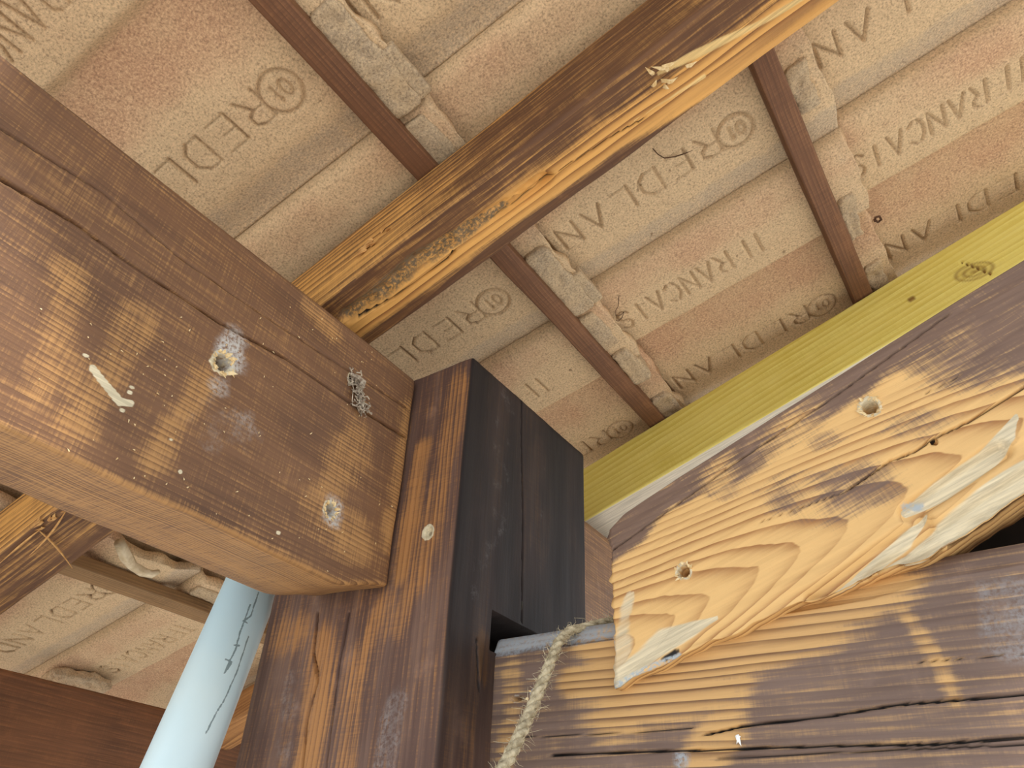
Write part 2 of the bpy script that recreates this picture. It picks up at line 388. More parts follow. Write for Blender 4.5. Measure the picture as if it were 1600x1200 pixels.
# ------------------------------------------------------------------ roof tiles
TW, GAUGE = .728, .714
HEADS = [1.098, .374, -.349, -1.11, -1.947]
CB = 1.515; DEL = .058; TT = .034; TL = .98; HEADX = .108
G = {  # single-stroke letters, width 1, height 1
 'R': [[(0, 0), (0, 1), (.6, 1), (.9, .88), (.9, .62), (.6, .5), (0, .5)], [(.55, .5), (1, 0)]],
 'E': [[(1, 1), (0, 1), (0, 0), (1, 0)], [(0, .5), (.7, .5)]],
 'D': [[(0, 0), (0, 1), (.6, 1), (1, .75), (1, .25), (.6, 0), (0, 0)]],
 'L': [[(0, 1), (0, 0), (.9, 0)]],
 'A': [[(0, 0), (.5, 1), (1, 0)], [(.2, .38), (.8, .38)]],
 'N': [[(0, 0), (0, 1), (1, 0), (1, 1)]],
 'F': [[(.9, 1), (0, 1), (0, 0)], [(0, .52), (.7, .52)]],
 'C': [[(1, .85), (.65, 1), (.3, 1), (0, .7), (0, .3), (.3, 0), (.65, 0), (1, .15)]],
 'I': [[(.5, 0), (.5, 1)]],
 'S': [[(.95, .85), (.6, 1), (.25, .95), (.05, .75), (.25, .55), (.75, .45), (.95, .25), (.7, .03), (.3, 0), (0, .15)]],
 'T': [[(0, 1), (1, 1)], [(.5, 0), (.5, 1)]],
 '1': [[(.2, .8), (.5, 1), (.5, 0)]],
 '0': [[(.5, 0), (.15, .15), (0, .5), (.15, .85), (.5, 1), (.85, .85), (1, .5), (.85, .15), (.5, 0)]],
}
XB = TL+0.0          # local x of the batten centre; tail at 0, head at XB+HEADX
def strokes(second=True):
    out = []
    def put(ch, sdist, v, w, h):
        for pl_ in G[ch]: out.append([np.array([XB-sdist+w/2-gx*w, v+gy*h]) for gx, gy in pl_])
    for i, ch in enumerate('REDLAND'): put(ch, .176+.079*i, .500, .050, .068)
    cx, cy = XB-.107, .540
    out.append([np.array([cx+.044*math.cos(a), cy+.044*math.sin(a)]) for a in np.linspace(0, 2*math.pi, 25)])
    put('1', .119, .522, .016, .036); put('0', .094, .522, .020, .036)
    if not second: return out
    for i, ch in enumerate('SIACNARF'): put(ch, .597-.0520*i, .130, .036, .074)
    put('T', .18, .130, .036, .074)
    return out
def tile_mesh(second=True, deep=1.):
    st = strokes(second); L = XB+HEADX
    A = seg(0, L, .0032); 
    fine = [(.17, .045, .0034), (.555, .062, .0034)]
    B = np.concatenate([[-.035, -.02, -.006, -.002], seg(0, .12, .012)[:-1], seg(.12, .215, .0034)[:-1], seg(.215, .30, .007)[:-1], seg(.30, .49, .012)[:-1], seg(.49, .61, .0034)[:-1], seg(.61, TW-.004, .009)])
    C = np.array([0., .5, 1.])
    P, Q, ii = grid_box(A, B, C)
    s, v, c = P.T
    h = .004*np.sin(v*math.pi/.26)*(v < .26)*-1
    h = h+.032*sstep(v, .262, .292)-.030*sstep(v, .36, .50)+.030*sstep(v, .612, .722)
    h = np.where(v < .02, h+.016*(1-sstep(v, 0, .02)), h)
    h = np.where(v < -.001, .072, h)
    P2 = np.stack([s*3, v*5, v*0], 1); h = h+(fbm(P2*3, 3)-.5)*.006
    # a head end that is a little ragged
    head = sstep(s, L-.03, L); s2 = s+head*(fbm(np.stack([v*14, v*0, c*2], 1), 3)-.5)*.035
    low = (c == 0); g_ = np.zeros(len(s)); band = low & (((v > .12) & (v < .22)) | ((v > .49) & (v < .62)))
    PP = P[band][:, :2]; best = np.full(len(PP), 9.)
    for p in st:
        lo = np.min(p, 0)-.02; hi = np.max(p, 0)+.02
        sel = np.where(((PP > lo) & (PP < hi)).all(1))[0]
        if len(sel) == 0: continue
        for a_, b_ in zip(p[:-1], p[1:]):      # strokes that run down the slope are drawn thinner and weaker
            downslope = abs(b_[0]-a_[0])/(abs(b_[0]-a_[0])+abs(b_[1]-a_[1])+1e-9)
            best[sel] = np.minimum(best[sel], dpoly(PP[sel], [a_, b_])+(.0026 if downslope > .95 else 0))
    wear = .55+.7*fbm(np.stack([PP[:, 0]*9, PP[:, 1]*9, PP[:, 0]*0+2], 1), 3)
    gr = (1-sstep(best, .0010, .0056))*np.clip(wear, .4, 1); g_[band] = gr
    Z = h+DEL*((XB-s)/GAUGE)*1.0+c*TT+g_*.0095*deep
    Z = Z+np.where(low, (fbm(np.stack([s*55, v*55, v*0], 1), 3)-.5)*.0022, 0)
    V = np.stack([s2-XB, v, Z], 1)*K
    M = np.zeros((len(s), 4))
    M[:, 0] = .38*sstep(v, -.01, .02)*(1-sstep(v, .08, .15))+.55*sstep(v, .27, .30)*(1-sstep(v, .38, .5))+.1
    M[:, 1] = .75*sstep(v, .61, .66)+.35*(1-sstep(XB+.09-s, 0, .1))+.2*np.exp(-((v-.24)/.03)**2)
    M[:, 2] = g_*.46*deep
    me = mesh_from('tile', V, Q, M_tile, M); return me
def lump_mesh(name, x0, x1, v0, v1, c0, c1, seed, ragged=.012, mat=None):
    A = seg(x0, x1, .0045); B = seg(v0, v1, .006); C = np.linspace(c0, c1, 7)
    P, Q, ii = grid_box(A, B, C)
    ctr = np.array([(x0+x1)/2, (v0+v1)/2, (c0+c1)/2]); hl = np.array([(x1-x0)/2, (v1-v0)/2, (c1-c0)/2])
    q = (P-ctr)/hl; r = np.array([.35, .12, .35]); 
    # round the block
    inner = np.clip(q, -1+r, 1-r); d = q-inner; dn = np.linalg.norm(d/r, axis=1); f = np.where(dn > 1, 1/np.maximum(dn, 1e-6), 1)
    q = inner+d*f[:, None]; P = ctr+q*hl
    nn = (P-ctr)/hl; nn /= np.linalg.norm(nn, axis=1)[:, None]+1e-9
    n1 = fbm(P*26+seed*9.1, 4)-.5; n2 = fbm(np.stack([P[:, 1]*9, P[:, 0]*3, P[:, 1]*0], 1)+seed*3.7, 3)-.5
    P = P+nn*(n1*ragged*1.8)[:, None]; P[:, 0] += n2*ragged*3*sstep(P[:, 0], x0, x1)
    M = np.zeros((len(P), 4)); M[:, 0] = .2; M[:, 1] = .55+.5*(fbm(P*12+seed, 3)-.5)
    return mesh_from(name, P*K, Q, mat or M_mortar, M)
tile_me = tile_mesh(); tile_plain = tile_mesh(False); tile_deep = tile_mesh(True, 1.9)
bw = .027    # batten half width
nib_a = lump_mesh('nib', bw+.006, .098, .47, .725, -.020, .014, 1)
nib_b = lump_mesh('nib', bw+.004, .085, .015, .17, -.016, .010, 2, .008)
nib_c = lump_mesh('nib', bw+.008, .092, .20, .36, -.024, .030, 3, .014)
nib_d = lump_mesh('nib', bw+.004, .080, .47, .60, -.014, .012, 5, .020)
nib_e = lump_mesh('nib', bw+.004, .078, .18, .34, -.014, .030, 6, .020)
ridge_me = lump_mesh('ridge_block', .098, .128, .60, .722, -.018, .012, 4, .004)
RS = np.array([[CS, 0, -SN], [0, 1, 0], [SN, 0, CS]])
def roofpt(s, y, c): return np.array([s*CS-c*SN, y, s*SN+c*CS])
rows = ['above the upper batten', 'between the two battens right of the golden rafter', 'below the upper-left batten', 'hidden over the big brown beam', 'above the dark eaves board']
cols = ['farthest left', 'at the left', 'second from the left', 'middle', 'fourth across', 'far right']
LBL = {
 (4,1): 'lettered roof tile at the lower left, between the grey-brown batten and the dark eaves board',
 (4,2): 'sandy roof tile left of the pale blue pipe, worn lettering beside its joint line',
 (4,3): 'roof tile sliver seen between the pale blue pipe and the foot of the post',
 (3,0): 'bit of roof tile in the small dark gap at the left edge under the beam',
 (3,1): 'shadowed roof tile behind the cream foam bead, under the big brown beam',
 (0,0): 'sandy concrete roof tile off the left edge, in the course above the tile stamped 10',
 (0,1): 'sandy concrete roof tile with worn letters at the top left, right of the dark batten',
 (0,2): 'sandy concrete roof tile at the top of the photo, just left of the golden rafter',
 (0,3): 'pale roof tile with stamped letters in the top right corner, right of the thin batten',
 (0,4): 'pinkish roof tile at the right edge above the yellow timber, dark insect husk on it',
 (1,0): 'sandy roof tile in the extreme top left corner',
 (1,1): 'sandy roof tile left of the golden rafter with a smooth unmarked pan',
 (1,2): 'pale roof tile between the golden rafter and the thin batten, stamped with faint lettering',
 (1,3): 'pinkish roof tile bordered by both battens and touching the top of the yellow timber',
 (1,4): 'roof tile hidden mostly behind the yellow timber, only its shaded left edge seen',
 (2,0): 'large roof tile stamped with a bold circled 10 and letters, left of the dark batten',
 (2,1): 'sandy roof tile in the narrow wedge between the brown beam and golden rafter',
 (2,2): 'dusty brownish roof tile above the top of the dark post, right of the golden rafter',
 (2,3): 'pinkish shaded roof tile behind the dark post top, its circled number near the yellow timber',
}
tiles = []
rs = random.Random(3)
def add_tile(r, k):
    root = bpy.data.objects.new('roof_tile', tile_plain if k == 1 and r in (1, 2) else tile_deep if r == 4 else tile_me); col.objects.link(root)
    jy, jc = rs.uniform(-.002, .002), rs.uniform(-.0015, .0015)
    O = roofpt(HEADS[r], -.108+TW*k+jy+(.036 if r > 2 else 0), CB+jc)
    M4 = Matrix.Identity(4)
    for i in range(3):
        for j in range(3): M4[i][j] = RS[i][j]
    w = to_world(O)
    for i in range(3): M4[i][3] = w[i]
    root.matrix_basis = M4
    kit = ((nib_d, 'nib'), (nib_e, 'nib')) if r == 1 else ((nib_b, 'nib'),) if r == 4 else ((nib_a, 'nib'), (nib_b, 'nib'), (nib_c, 'nib'), (ridge_me, 'ridge_block'))
    for me, nm in kit:
        c = bpy.data.objects.new(nm, me); col.objects.link(c); c.parent = root
        if nm == 'nib': c['label'] = 'rough grey nib of mortar at the tile head'
    return root
for r in range(5):
    for k in range(0, 5 if r < 3 else 6):
        t = add_tile(r, k)
        lb = LBL.get((r, k)) or f'sandy roof tile {rows[r]}, {cols[k]} in its course'
        tag(t, lb, 'roof tile', 'concrete roof tiles over the battens', 'thing'); tiles.append(t)

# ------------------------------------------------------------------ battens
def batten(name, s, y0, y1, mat, label, c0=1.47, c1=1.512, hw=bw, wob=.003):
    A = seg(0, y1-y0, .012); B = np.array([-hw, -hw+.004, 0, hw-.004, hw]); C = np.array([0, .004, .02, c1-c0-.004, c1-c0])
    O = roofpt(s, y0, c0)
    def masks(P, W, M, ii, D):
        M[:, 0] = .25+.5*(fbm(W*6, 3)-.5)
        D += np.outer((fbm(np.stack([P[:, 0]*4, P[:, 0]*0, P[:, 1]*0], 1)+s*9, 3)-.5)*wob*2, [CS, 0, SN])
    o = timber(name, O, (0, 1, 0), NR, A, B, C, mat, masks=masks, rnd=.003, rough=.0012)
    return tag(o, label, 'batten', 'roofing battens', 'thing')
batten('roof_batten', .372, -.2, 4.2, M_batten, 'thin dark brown batten at the right, running down to the yellow timber')
batten('roof_batten', -.337, -.2, 4.2, M_batten, 'reddish brown batten from the top edge, passing behind the golden rafter')
batten('roof_batten', -1.11, -.2, 4.2, M_batten, 'reddish brown batten hidden behind the big brown beam')
batten('roof_batten', -1.952, -.2, 4.2, M_bold, 'grey-brown batten low at the left, above the lettered tiles and behind the pipe', 1.462, 1.507, .030)

# ------------------------------------------------------------------ big brown beam (runs into the post)
XA = -.975; ZT, ZB = .979, .463
IN_A = (-1, 0, 0)
fA = Feat()
PA = lambda x, y: onx(x, y, XA)
fA.hole(PA(348, 568), .0155, .045, IN_A, 1.).hole(PA(516, 797), .012, .04, IN_A, 1.).hole(PA(550, 592), .009, .02, IN_A, .8)
fA.crack([PA(0, 280), PA(120, 350), PA(200, 410), PA(345, 505), PA(450, 562), PA(560, 638), PA(648, 692)], .0054, .02, IN_A)
fA.crack([PA(0, 200), PA(160, 300), PA(280, 402), PA(400, 485), PA(530, 570), PA(640, 640)], .0034, .008, IN_A, .8)
fA.patch(0, [PA(110, 430), PA(95, 520), PA(60, 610)], .032, .5).patch(0, [PA(100, 560), PA(135, 640)], .034, .45)
fA.patch(0, [PA(215, 500), PA(170, 590), PA(120, 660)], .036, .55).patch(0, [PA(320, 600), PA(260, 680), PA(240, 725)], .03, .6)
fA.patch(0, [PA(560, 690), PA(530, 740), PA(500, 790), PA(560, 850)], .055, .55).patch(0, [PA(640, 640), PA(625, 760), PA(608, 850)], .032, .65)
fA.patch(0, [PA(480, 480), PA(520, 520)], .03, .55)
fA.patch(3, [PA(365, 545)], .045, .9).patch(3, [PA(345, 600)], .03, .6).patch(3, [PA(520, 800)], .035, .9).patch(3, [PA(375, 680)], .06, .35).patch(3, [PA(340, 660)], .08, .3)
fA.patch(1, [PA(145, 575), PA(165, 600), PA(188, 628)], .0075, 1.2, .3).patch(1, [PA(188, 628), PA(205, 630)], .006, 1.1, .5)
for q in ((203, 613), (190, 640), (208, 606), (136, 556), (450, 832), (434, 832), (282, 737), (270, 688)): fA.patch(1, [PA(*q)], .004, 1.2, .2)
def maskA(P, W, M, ii, D):
    # worn lower end near the post and a darker purple band above the lower arris
    x, y, z = W.T
    side = x > XA-.01
    end = sstep(y, .86, 1.0)*sstep(-z, -.56, -.46); D[:, 2] += end*.035
    und = 1-sstep(z, ZB+.004, ZB+.02+.015*(XA-x)/.2); M[:, 0] = np.maximum(M[:, 0], und*(.55+.5*(fbm(W*np.array([6, 3, 6]), 3)-.5)))
    D[:, 2] += (1-sstep(z, .463, .5))*(.012*(fbm(np.stack([y*5, y*0, y*0], 1), 3)-.5))
fineA = [(PA(348, 568)[1], .03, .0022), (PA(516, 797)[1], .025, .0022), (PA(550, 600)[1], .02, .0025)]
fineZ = [(PA(348, 568)[2], .03, .0022), (PA(516, 797)[2], .025, .0022), (PA(550, 600)[2], .02, .0025)]
A = np.concatenate([np.linspace(0, 1.0, 40)[:-1], seg(1.0, 1.993, .0075, [(p[0]+1.0, p[1], p[2]) for p in fineA])]); C = seg(0, ZT-ZB, .0021, [(p[0]-ZB, p[1], p[2]) for p in fineZ])
def posA(P, O, ex, ey, ez):
    t = P[:, 1]/.202; z = P[:, 2]+.015*t*(1-P[:, 2]/(ZT-ZB))
    return O+np.outer(P[:, 0], ex)+np.outer(P[:, 1], ey)+np.outer(z, ez)
beamA = timber('horizontal_beam', (XA, -1.0, ZB), (0, 1, 0), (0, 0, 1), A, np.concatenate([[0, .003, .008], np.linspace(.014, .188, 14), [.196, .202]]), C, M_beamA, posA, fA, (.12, 0, 0, .0), maskA, rnd=.010)
tag(beamA, 'big dark brown beam with drilled holes, filling the left and butting into the post', 'beam')

# beam continuing beyond the post
tag(timber('horizontal_beam', (XA, 1.492, ZB+.09), (0, 1, 0), (0, 0, 1), seg(0, 2.6, .02), np.array([0, .01, .1, .19, .202]), seg(0, .40, .02), M_beamA, base=(.2, 0, 0, .2)),
    'short stretch of brown beam seen in the narrow gap right of the dark post', 'beam')

# ------------------------------------------------------------------ post
PX0, PX1, PY0, PY1, PZT = -1.315, -.824, 1.0, 1.49, .992
zb = -HC/K
fP = Feat(); PL = lambda x, y: ony(x, y, PY0); PR = lambda x, y: onx(x, y, PX1); INL = (0, 1, 0); INR = (-1, 0, 0)
fP.crack([PL(497, 958), PL(490, 1020), PL(497, 1060), PL(480, 1120), PL(472, 1200)], .0045, .02, INL)
fP.crack([PL(545, 958), PL(530, 1040), PL(520, 1120), PL(508, 1210)], .0036, .02, INL)
fP.hole(PL(669, 832), .0105, .008, INL, 1.4)
fP.patch(1, [PL(669, 832)], .012, 1.3, .2)
fP.patch(0, [PL(720, 600), PL(690, 760), PL(655, 900), PL(610, 980)], .04, .5).patch(0, [PL(660, 700), PL(640, 820), PL(625, 900)], .03, .7)
fP.patch(0, [PL(608, 935), PL(570, 1010), PL(550, 1080), PL(540, 1200)], .03, .5).patch(0, [PL(505, 1000), PL(495, 1100), PL(480, 1200)], .04, .7)
fP.patch(0, [PL(440, 1000), PL(460, 990)], .05, .55)
fP.patch(3, [PL(620, 1100), PL(600, 1190)], .04, .5).patch(3, [PL(455, 1060), PL(440, 1200)], .04, .35)
fP.crack([PR(815, 625), PR(815, 700), PR(817, 800), PR(815, 972)], .004, .016, INR, 1.)
fP.crack([PR(745, 1000), PR(748, 1075)], .005, .004, INR, .9)
fP.patch(3, [PR(790, 620), PR(780, 800), PR(745, 920)], .05, .24, .8).patch(3, [PR(855, 720), PR(850, 850)], .03, .2, .8)
fP.patch(0, [PR(757, 1000), PR(755, 1060)], .02, .8).patch(1, [PR(816, 940), PR(814, 975)], .003, .9, .2)
mz0, mz1, my0, my1 = .395, .468, 1.122, 1.30
def maskP(P, W, M, ii, D):
    x, y, z = W.T
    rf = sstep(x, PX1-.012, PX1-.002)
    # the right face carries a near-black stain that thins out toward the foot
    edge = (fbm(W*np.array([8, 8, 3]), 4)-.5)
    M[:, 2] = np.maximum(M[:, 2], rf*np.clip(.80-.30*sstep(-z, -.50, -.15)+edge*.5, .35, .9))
    # mortise above the cross beam
    inm = rf*(y > my0)*(y < my1)*(z > mz0)*(z < mz1); D[:, 0] -= inm*.11; M[:, 2] = np.maximum(M[:, 2], inm)
C2 = np.array([0, .004, .012, .1, .25, .4, .480, .491])
A = np.concatenate([np.array([0, 1, 2, 3.2]), seg(3.8, PZT-zb, .0085, [(PL(669, 832)[2]-zb, .02, .003), (mz0-zb, .006, .002), (mz1-zb, .006, .002)])])
Bp = seg(0, PY1-PY0, .0026, [(my0-PY0, .006, .002)])
Cp = seg(0, PX1-PX0, .0024, [(PL(669, 832)[0]-PX0, .014, .003)])
post = timber('timber_post', (PX0, PY1, zb), (0, 0, 1), (1, 0, 0), A, -Bp[::-1]+(PY1-PY0)-(PY1-PY0) if False else np.sort(-Bp)+0., Cp, M_post, None, fP, (.10, 0, 0, 0), maskP, rnd=.006) if False else None
# frame: local x up, local z along +X, local y = ez x ex = X x Z = -Y
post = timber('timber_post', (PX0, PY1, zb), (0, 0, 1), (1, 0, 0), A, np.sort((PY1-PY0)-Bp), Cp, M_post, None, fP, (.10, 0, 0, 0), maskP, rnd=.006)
tag(post, 'square upright timber post, brown on its left face and blackened on its right face', 'post')

# ------------------------------------------------------------------ golden rafter
CR0, CR1 = 1.297, 1.468; YR0, YR1 = .728, .893
RP = lambda x, y: onr(x, y, CR0); UPR = NR
fR = Feat()
# decayed furrow with grey rot
fur = [RP(545, 492), RP(600, 455), RP(650, 408), RP(720, 368), RP(790, 325), RP(850, 282)]
fR.patch(3, fur[:5], [.02, .026, .030, .024, .012], 1.3, .5)
fR.patch(1, [RP(1030, 114), RP(1080, 88), RP(1180, 40), RP(1260, -5)], [.006, .012, .010, .008], .62, .9).patch(1, [RP(990, 190), RP(1100, 120)], [.002, .006], .6, .9)
fR.crack([RP(845, 290), RP(870, 270), RP(960, 212), RP(1010, 185)], .0035, .008, UPR).crack([RP(560, 497), RP(620, 462), RP(700, 405), RP(710, 392)], .006, .012, UPR)
fR.crack([RP(770, 345), RP(820, 312), RP(880, 268)], .003, .006, UPR, .7)
def maskR(P, W, M, ii, D):
    x, y, z = W.T; c = W@NR; s = x*CS+z*SN
    bot = 1-sstep(c, CR0, CR0+.02)
    # wavy waney lower right arris
    w = sstep(y, .83, YR1)*bot; D += np.outer(w*(.012+.018*(fbm(np.stack([s*5, s*0, s*0], 1), 3)-.4)), NR)
    far = sstep(y, .85, YR1); D[:, 1] += far*(.012*(fbm(np.stack([s*4+3, s*0, s*0], 1), 3)-.5))
    d = dpoly(W, fur); k = 1-sstep(d, .008, .024); D += np.outer(k*bot*(.012+.022*(fbm(W*np.array([40, 70, 40]), 3)-.3)), NR)
    # raised grain ridges where the surface has weathered
    rg = np.sin((y*150+6*fbm(np.stack([s*1.5, y*8, y*0], 1), 2)))*.0014*bot*sstep(y, .74, .80); D += np.outer(rg, NR)
    near = 1-sstep(y, YR0, YR0+.01); t = (y-YR0)/(YR1-YR0); n1 = fbm(np.stack([s*2.5, y*22, y*0], 1), 3)-.5; low = sstep(-s, .75, 1.1)
    e = .08+1.0*np.exp(-((t-.60-.17*sstep(s, .0, .35)+n1*.35)/(.20+.13*sstep(s, .0, .35)))**4)*sstep(-s, -1.4, .6)**.25+.25*n1
    e = e*(1-low)+low*(.16+.5*n1)
    nr = .10+.55*(fbm(np.stack([s*2.2, c*26, y*0+4], 1), 3)-.42)+.35*sstep(-s, .1, .55)
    M[:, 0] = np.where(near > .5, nr, e)
s0 = -2.55; s1 = 1.5
A = seg(0, s1-s0, .012, [((-.3)-s0, .95, .0065)])
rafter = timber('rafter', roofpt(s0, YR0, CR0), (CS, 0, SN), NR, A, seg(0, YR1-YR0, .0032), np.concatenate([[0, .003], seg(.007, CR1-CR0-.007, .008), [CR1-CR0]]), M_rafter, None, fR, (.3, 0, 0, 0), maskR, rnd=.012)
tag(rafter, 'rough golden rafter with a rotted grey furrow, crossing diagonally over the brown beam', 'rafter', None)

# loose chips torn up on the rafter
mb = MB(); rr_ = random.Random(4); dirS = np.array([CS, 0, SN])
c0 = RP(1033, 118)-NR*.004
for i in range(9):
    a = c0+dirS*rr_.uniform(-.03, .05)+np.array([0, rr_.uniform(-.02, .02), 0])-NR*.002
    b = a+dirS*rr_.uniform(-.035, .035)+np.array([0, rr_.uniform(-.03, .01), 0])-NR*rr_.uniform(.002, .015); mb.shard(a, b, .008, -NR)
o = mb.build('torn_fibres', M_fresh, c0, rafter)
for (px_, py_), yy_, sp_, nn_ in (((588, 374), YR0-.001, .03, 14), ((80, 806), None, .05, 16)):
    mb = MB(); c0 = ony(px_, py_, yy_) if yy_ else RP(px_, py_)-NR*.002
    for i in range(nn_):
        a = c0+dirS*rr_.uniform(-sp_, sp_)+(np.array([0, 0, rr_.uniform(-.012, .012)]) if yy_ else np.array([0, rr_.uniform(-.015, .015), 0]))
        b = a+dirS*rr_.uniform(-.03, .03)+np.array([0, -rr_.uniform(.002, .01), rr_.uniform(-.01, .004)]); mb.shard(a, b, .007, (0, -1, 0) if yy_ else -NR)
    mb.build('torn_fibres', M_straw, c0, rafter)

# ------------------------------------------------------------------ lower rafter beyond the post
tag(timber('rafter', roofpt(-2.55, 1.95, 1.36), (CS, 0, SN), NR, seg(0, 1.35, .02), seg(0, .17, .02), seg(0, .10, .02), M_under, base=(.5, 0, 0, .1)),
    'pale brown rafter end glimpsed between the light blue pipe and the foot of the post', 'rafter')

# ------------------------------------------------------------------ yellow treated timber
YY = 1.88; c0y, c1y = 1.288, 1.466
fY = Feat(); YP = lambda x, y: ony(x, y, YY); INY = (0, 1, 0)
k1 = YP(1522, 424)
fY.crack([YP(1502, 409), YP(1530, 420), YP(1548, 428)], .004, .006, INY, .8)
fY.patch(2, [YP(1424, 467)], .013, .75, .1, .9)
def maskY(P, W, M, ii, D):
    x, y, z = W.T; c = W@NR
    f = 1-sstep(y, YY, YY+.01)
    d = np.linalg.norm((W-k1)*np.array([.75, 1, 1.25]), axis=1)
    M[:, 2] = np.maximum(M[:, 2], f*(.5*(1-sstep(d, .03, .06))+.12*np.sin(d*420)*(1-sstep(d, .05, .075))))
    un = (1-sstep(c, c0y, c0y+.006))*sstep(y, YY+.002, YY+.012); M[:, 1] = np.maximum(M[:, 1], un*1.2)
s0 = -.70
yl = timber('treated_rafter', roofpt(s0, YY, c0y), (CS, 0, SN), NR, seg(0, 2.6, .012, [(k1@np.array([CS, 0, SN])-s0, .08, .005)]), np.concatenate([[0, .003, .009], np.linspace(.03, .16, 5), [.17]]), seg(0, c1y-c0y, .005), M_yellow, None, fY, (.4, 0, 0, 0), maskY, rnd=.004)
tag(yl, 'yellow-green treated timber with a large knot, running up to the right edge', 'rafter')

# ------------------------------------------------------------------ lower right cross beam
YB = 1.141
fB = Feat(); BP = lambda x, y: ony(x, y, YB); INB = (0, 1, 0)
fB.crack([BP(1100, 1148), BP(1161, 1134), BP(1300, 1118), BP(1400, 1101), BP(1620, 1083)], .0030, .010, INB)
fB.crack([BP(860, 1180), BP(1000, 1174), BP(1100, 1172), BP(1200, 1168), BP(1300, 1165), BP(1450, 1163), BP(1620, 1150)], .0028, .010, INB)
fB.crack([BP(1120, 1185), BP(1300, 1176), BP(1620, 1162)], .0022, .006, INB, .8)
fB.crack([BP(815, 1152), BP(950, 1146), BP(1080, 1138)], .0018, .005, INB, .8).crack([BP(1440, 1034), BP(1620, 1020)], .0018, .005, INB, .7)
fB.hole(BP(836, 1087), .009, .03, INB, .6).hole(BP(807, 1092), .006, .02, INB, .6)
fB.patch(0, [BP(960, 1030), BP(960, 1075)], .075, 1.05).patch(0, [BP(900, 1070), BP(1000, 1090), BP(1120, 1075)], .04, .95)
fB.patch(0, [BP(1060, 1060), BP(1160, 1010), BP(1260, 970), BP(1380, 905)], .05, 1.0).patch(0, [BP(1150, 1060), BP(1130, 1130), BP(1100, 1200)], .035, .75)
fB.patch(0, [BP(1390, 930), BP(1430, 980), BP(1470, 1040), BP(1490, 1090)], .014, .62, .5).patch(0, [BP(800, 1040), BP(800, 1120), BP(790, 1200)], .025, .5)
fB.patch(3, [BP(1570, 930), BP(1590, 990)], .05, .5).patch(3, [BP(1065, 1190)], .02, .9)
def maskB(P, W, M, ii, D):
    x, y, z = W.T
    top = sstep(z, .380, .394)*(y < YB+.06); M[:, 3] = np.maximum(M[:, 3], top*(x < -.5)*1.1); M[:, 1] = np.maximum(M[:, 1], top*(x < -.5)*.45)
    ridge = np.sin(z*230+4*fbm(np.stack([x*2, x*0, z*9], 1), 3))*.0012*M[:, 0]; D[:, 1] += ridge*(y < YB+.01)
def posB(P, O, ex, ey, ez):
    x = O[0]+P[:, 0]; zt = np.interp(x, [-.83, -.55, -.3, -.17, -.08, .03, .6], [.390, .388, .388, .390, .404, .406, .42])
    t = P[:, 2]; W = np.stack([x, O[1]+P[:, 1], O[2]+t*(zt-O[2])], 1)
    # chamfered top: the back rises
    W[:, 2] += np.clip(P[:, 1]/.014, 0, 1)*sstep(t, .97, 1.)*.032
    return W
B0 = np.concatenate([[0, .004, .009, .014, .03, .05, .1, .18, .2]])
A = seg(0, 2.0, .02, [(.45, .52, .0075), (BP(836, 1087)[0]+.829, .012, .0028)])
beamB = timber('cross_beam', (-.829, YB, -.05), (1, 0, 0), (0, 0, 1), A, B0, seg(0, 1, .0048), M_beamB, posB, fB, (.12, 0, 0, .08), maskB, rnd=.004)
tag(beamB, 'purple-brown horizontal beam with long cracks along the bottom right of the photo', 'beam')

# ------------------------------------------------------------------ diagonal board lying over the cross beam
YD = 1.112; DP = lambda x, y: ony(x, y, YD); IND = (0, 1, 0)
topc = [DP(*q) for q in ((952, 828), (975, 803), (1060, 746), (1364, 552), (1600, 407), (1700, 344), (2000, 155))]
botc = [DP(*q) for q in ((956, 1074), (1000, 1052), (1030, 1042), (1062, 1020), (1105, 1000), (1160, 982), (1218, 950), (1290, 925), (1330, 905), (1400, 880), (1455, 862), (1530, 812), (1600, 768), (1700, 705), (2000, 520))]
topc = np.array(topc); botc = np.array(botc); phi = math.radians(20)
fD = Feat()
fD.hole(DP(1359, 637), .0125, .05, IND, 1.).hole(DP(1068, 893), .0105, .05, IND, .7).hole(DP(1459, 691), .0052, .02, IND, .0)
fD.crack([DP(953, 862), DP(1040, 800), DP(1150, 722), DP(1300, 622), DP(1364, 575), DP(1480, 492)], .0026, .012, IND)
fD.crack([DP(1320, 768), DP(1390, 720), DP(1430, 705), DP(1455, 686), DP(1520, 655), DP(1620, 592)], .0036, .012, IND)
fD.crack([DP(1190, 815), DP(1320, 768)], .0015, .004, IND, .6).crack([DP(1445, 615), DP(1505, 585)], .0015, .004, IND, .6)
fD.patch(1, [DP(1412, 798), DP(1470, 765), DP(1540, 715), DP(1572, 680), DP(1588, 650)], [.006, .017, .014, .012, .004], 1.1, .35)
fD.patch(1, [DP(1290, 925), DP(1350, 888), DP(1410, 840), DP(1445, 805)], [.002, .010, .013, .004], 1.0, .35)
fD.patch(1, [DP(1340, 912), DP(1420, 868), DP(1500, 812), DP(1580, 755), DP(1650, 712)], [.002, .012, .020, .022, .018], 1.1, .35)
fD.patch(1, [DP(985, 930), DP(972, 985), DP(968, 1050)], [.010, .024, .02], .52, .9).patch(1, [DP(965, 1060), DP(1040, 1000), DP(1120, 965)], [.016, .02, .004], .7, .7)
fD.patch(3, [DP(956, 1000), DP(956, 1070), DP(1000, 1050), DP(1060, 1022)], .006, 1.0, .5).patch(3, [DP(1412, 790), DP(1435, 786)], .009, .9, .5)
fD.patch(2, [DP(1036, 1030), DP(1056, 1016)], .006, .9, .3).patch(2, [DP(1262, 948), DP(1292, 930)], .004, .9, .3)
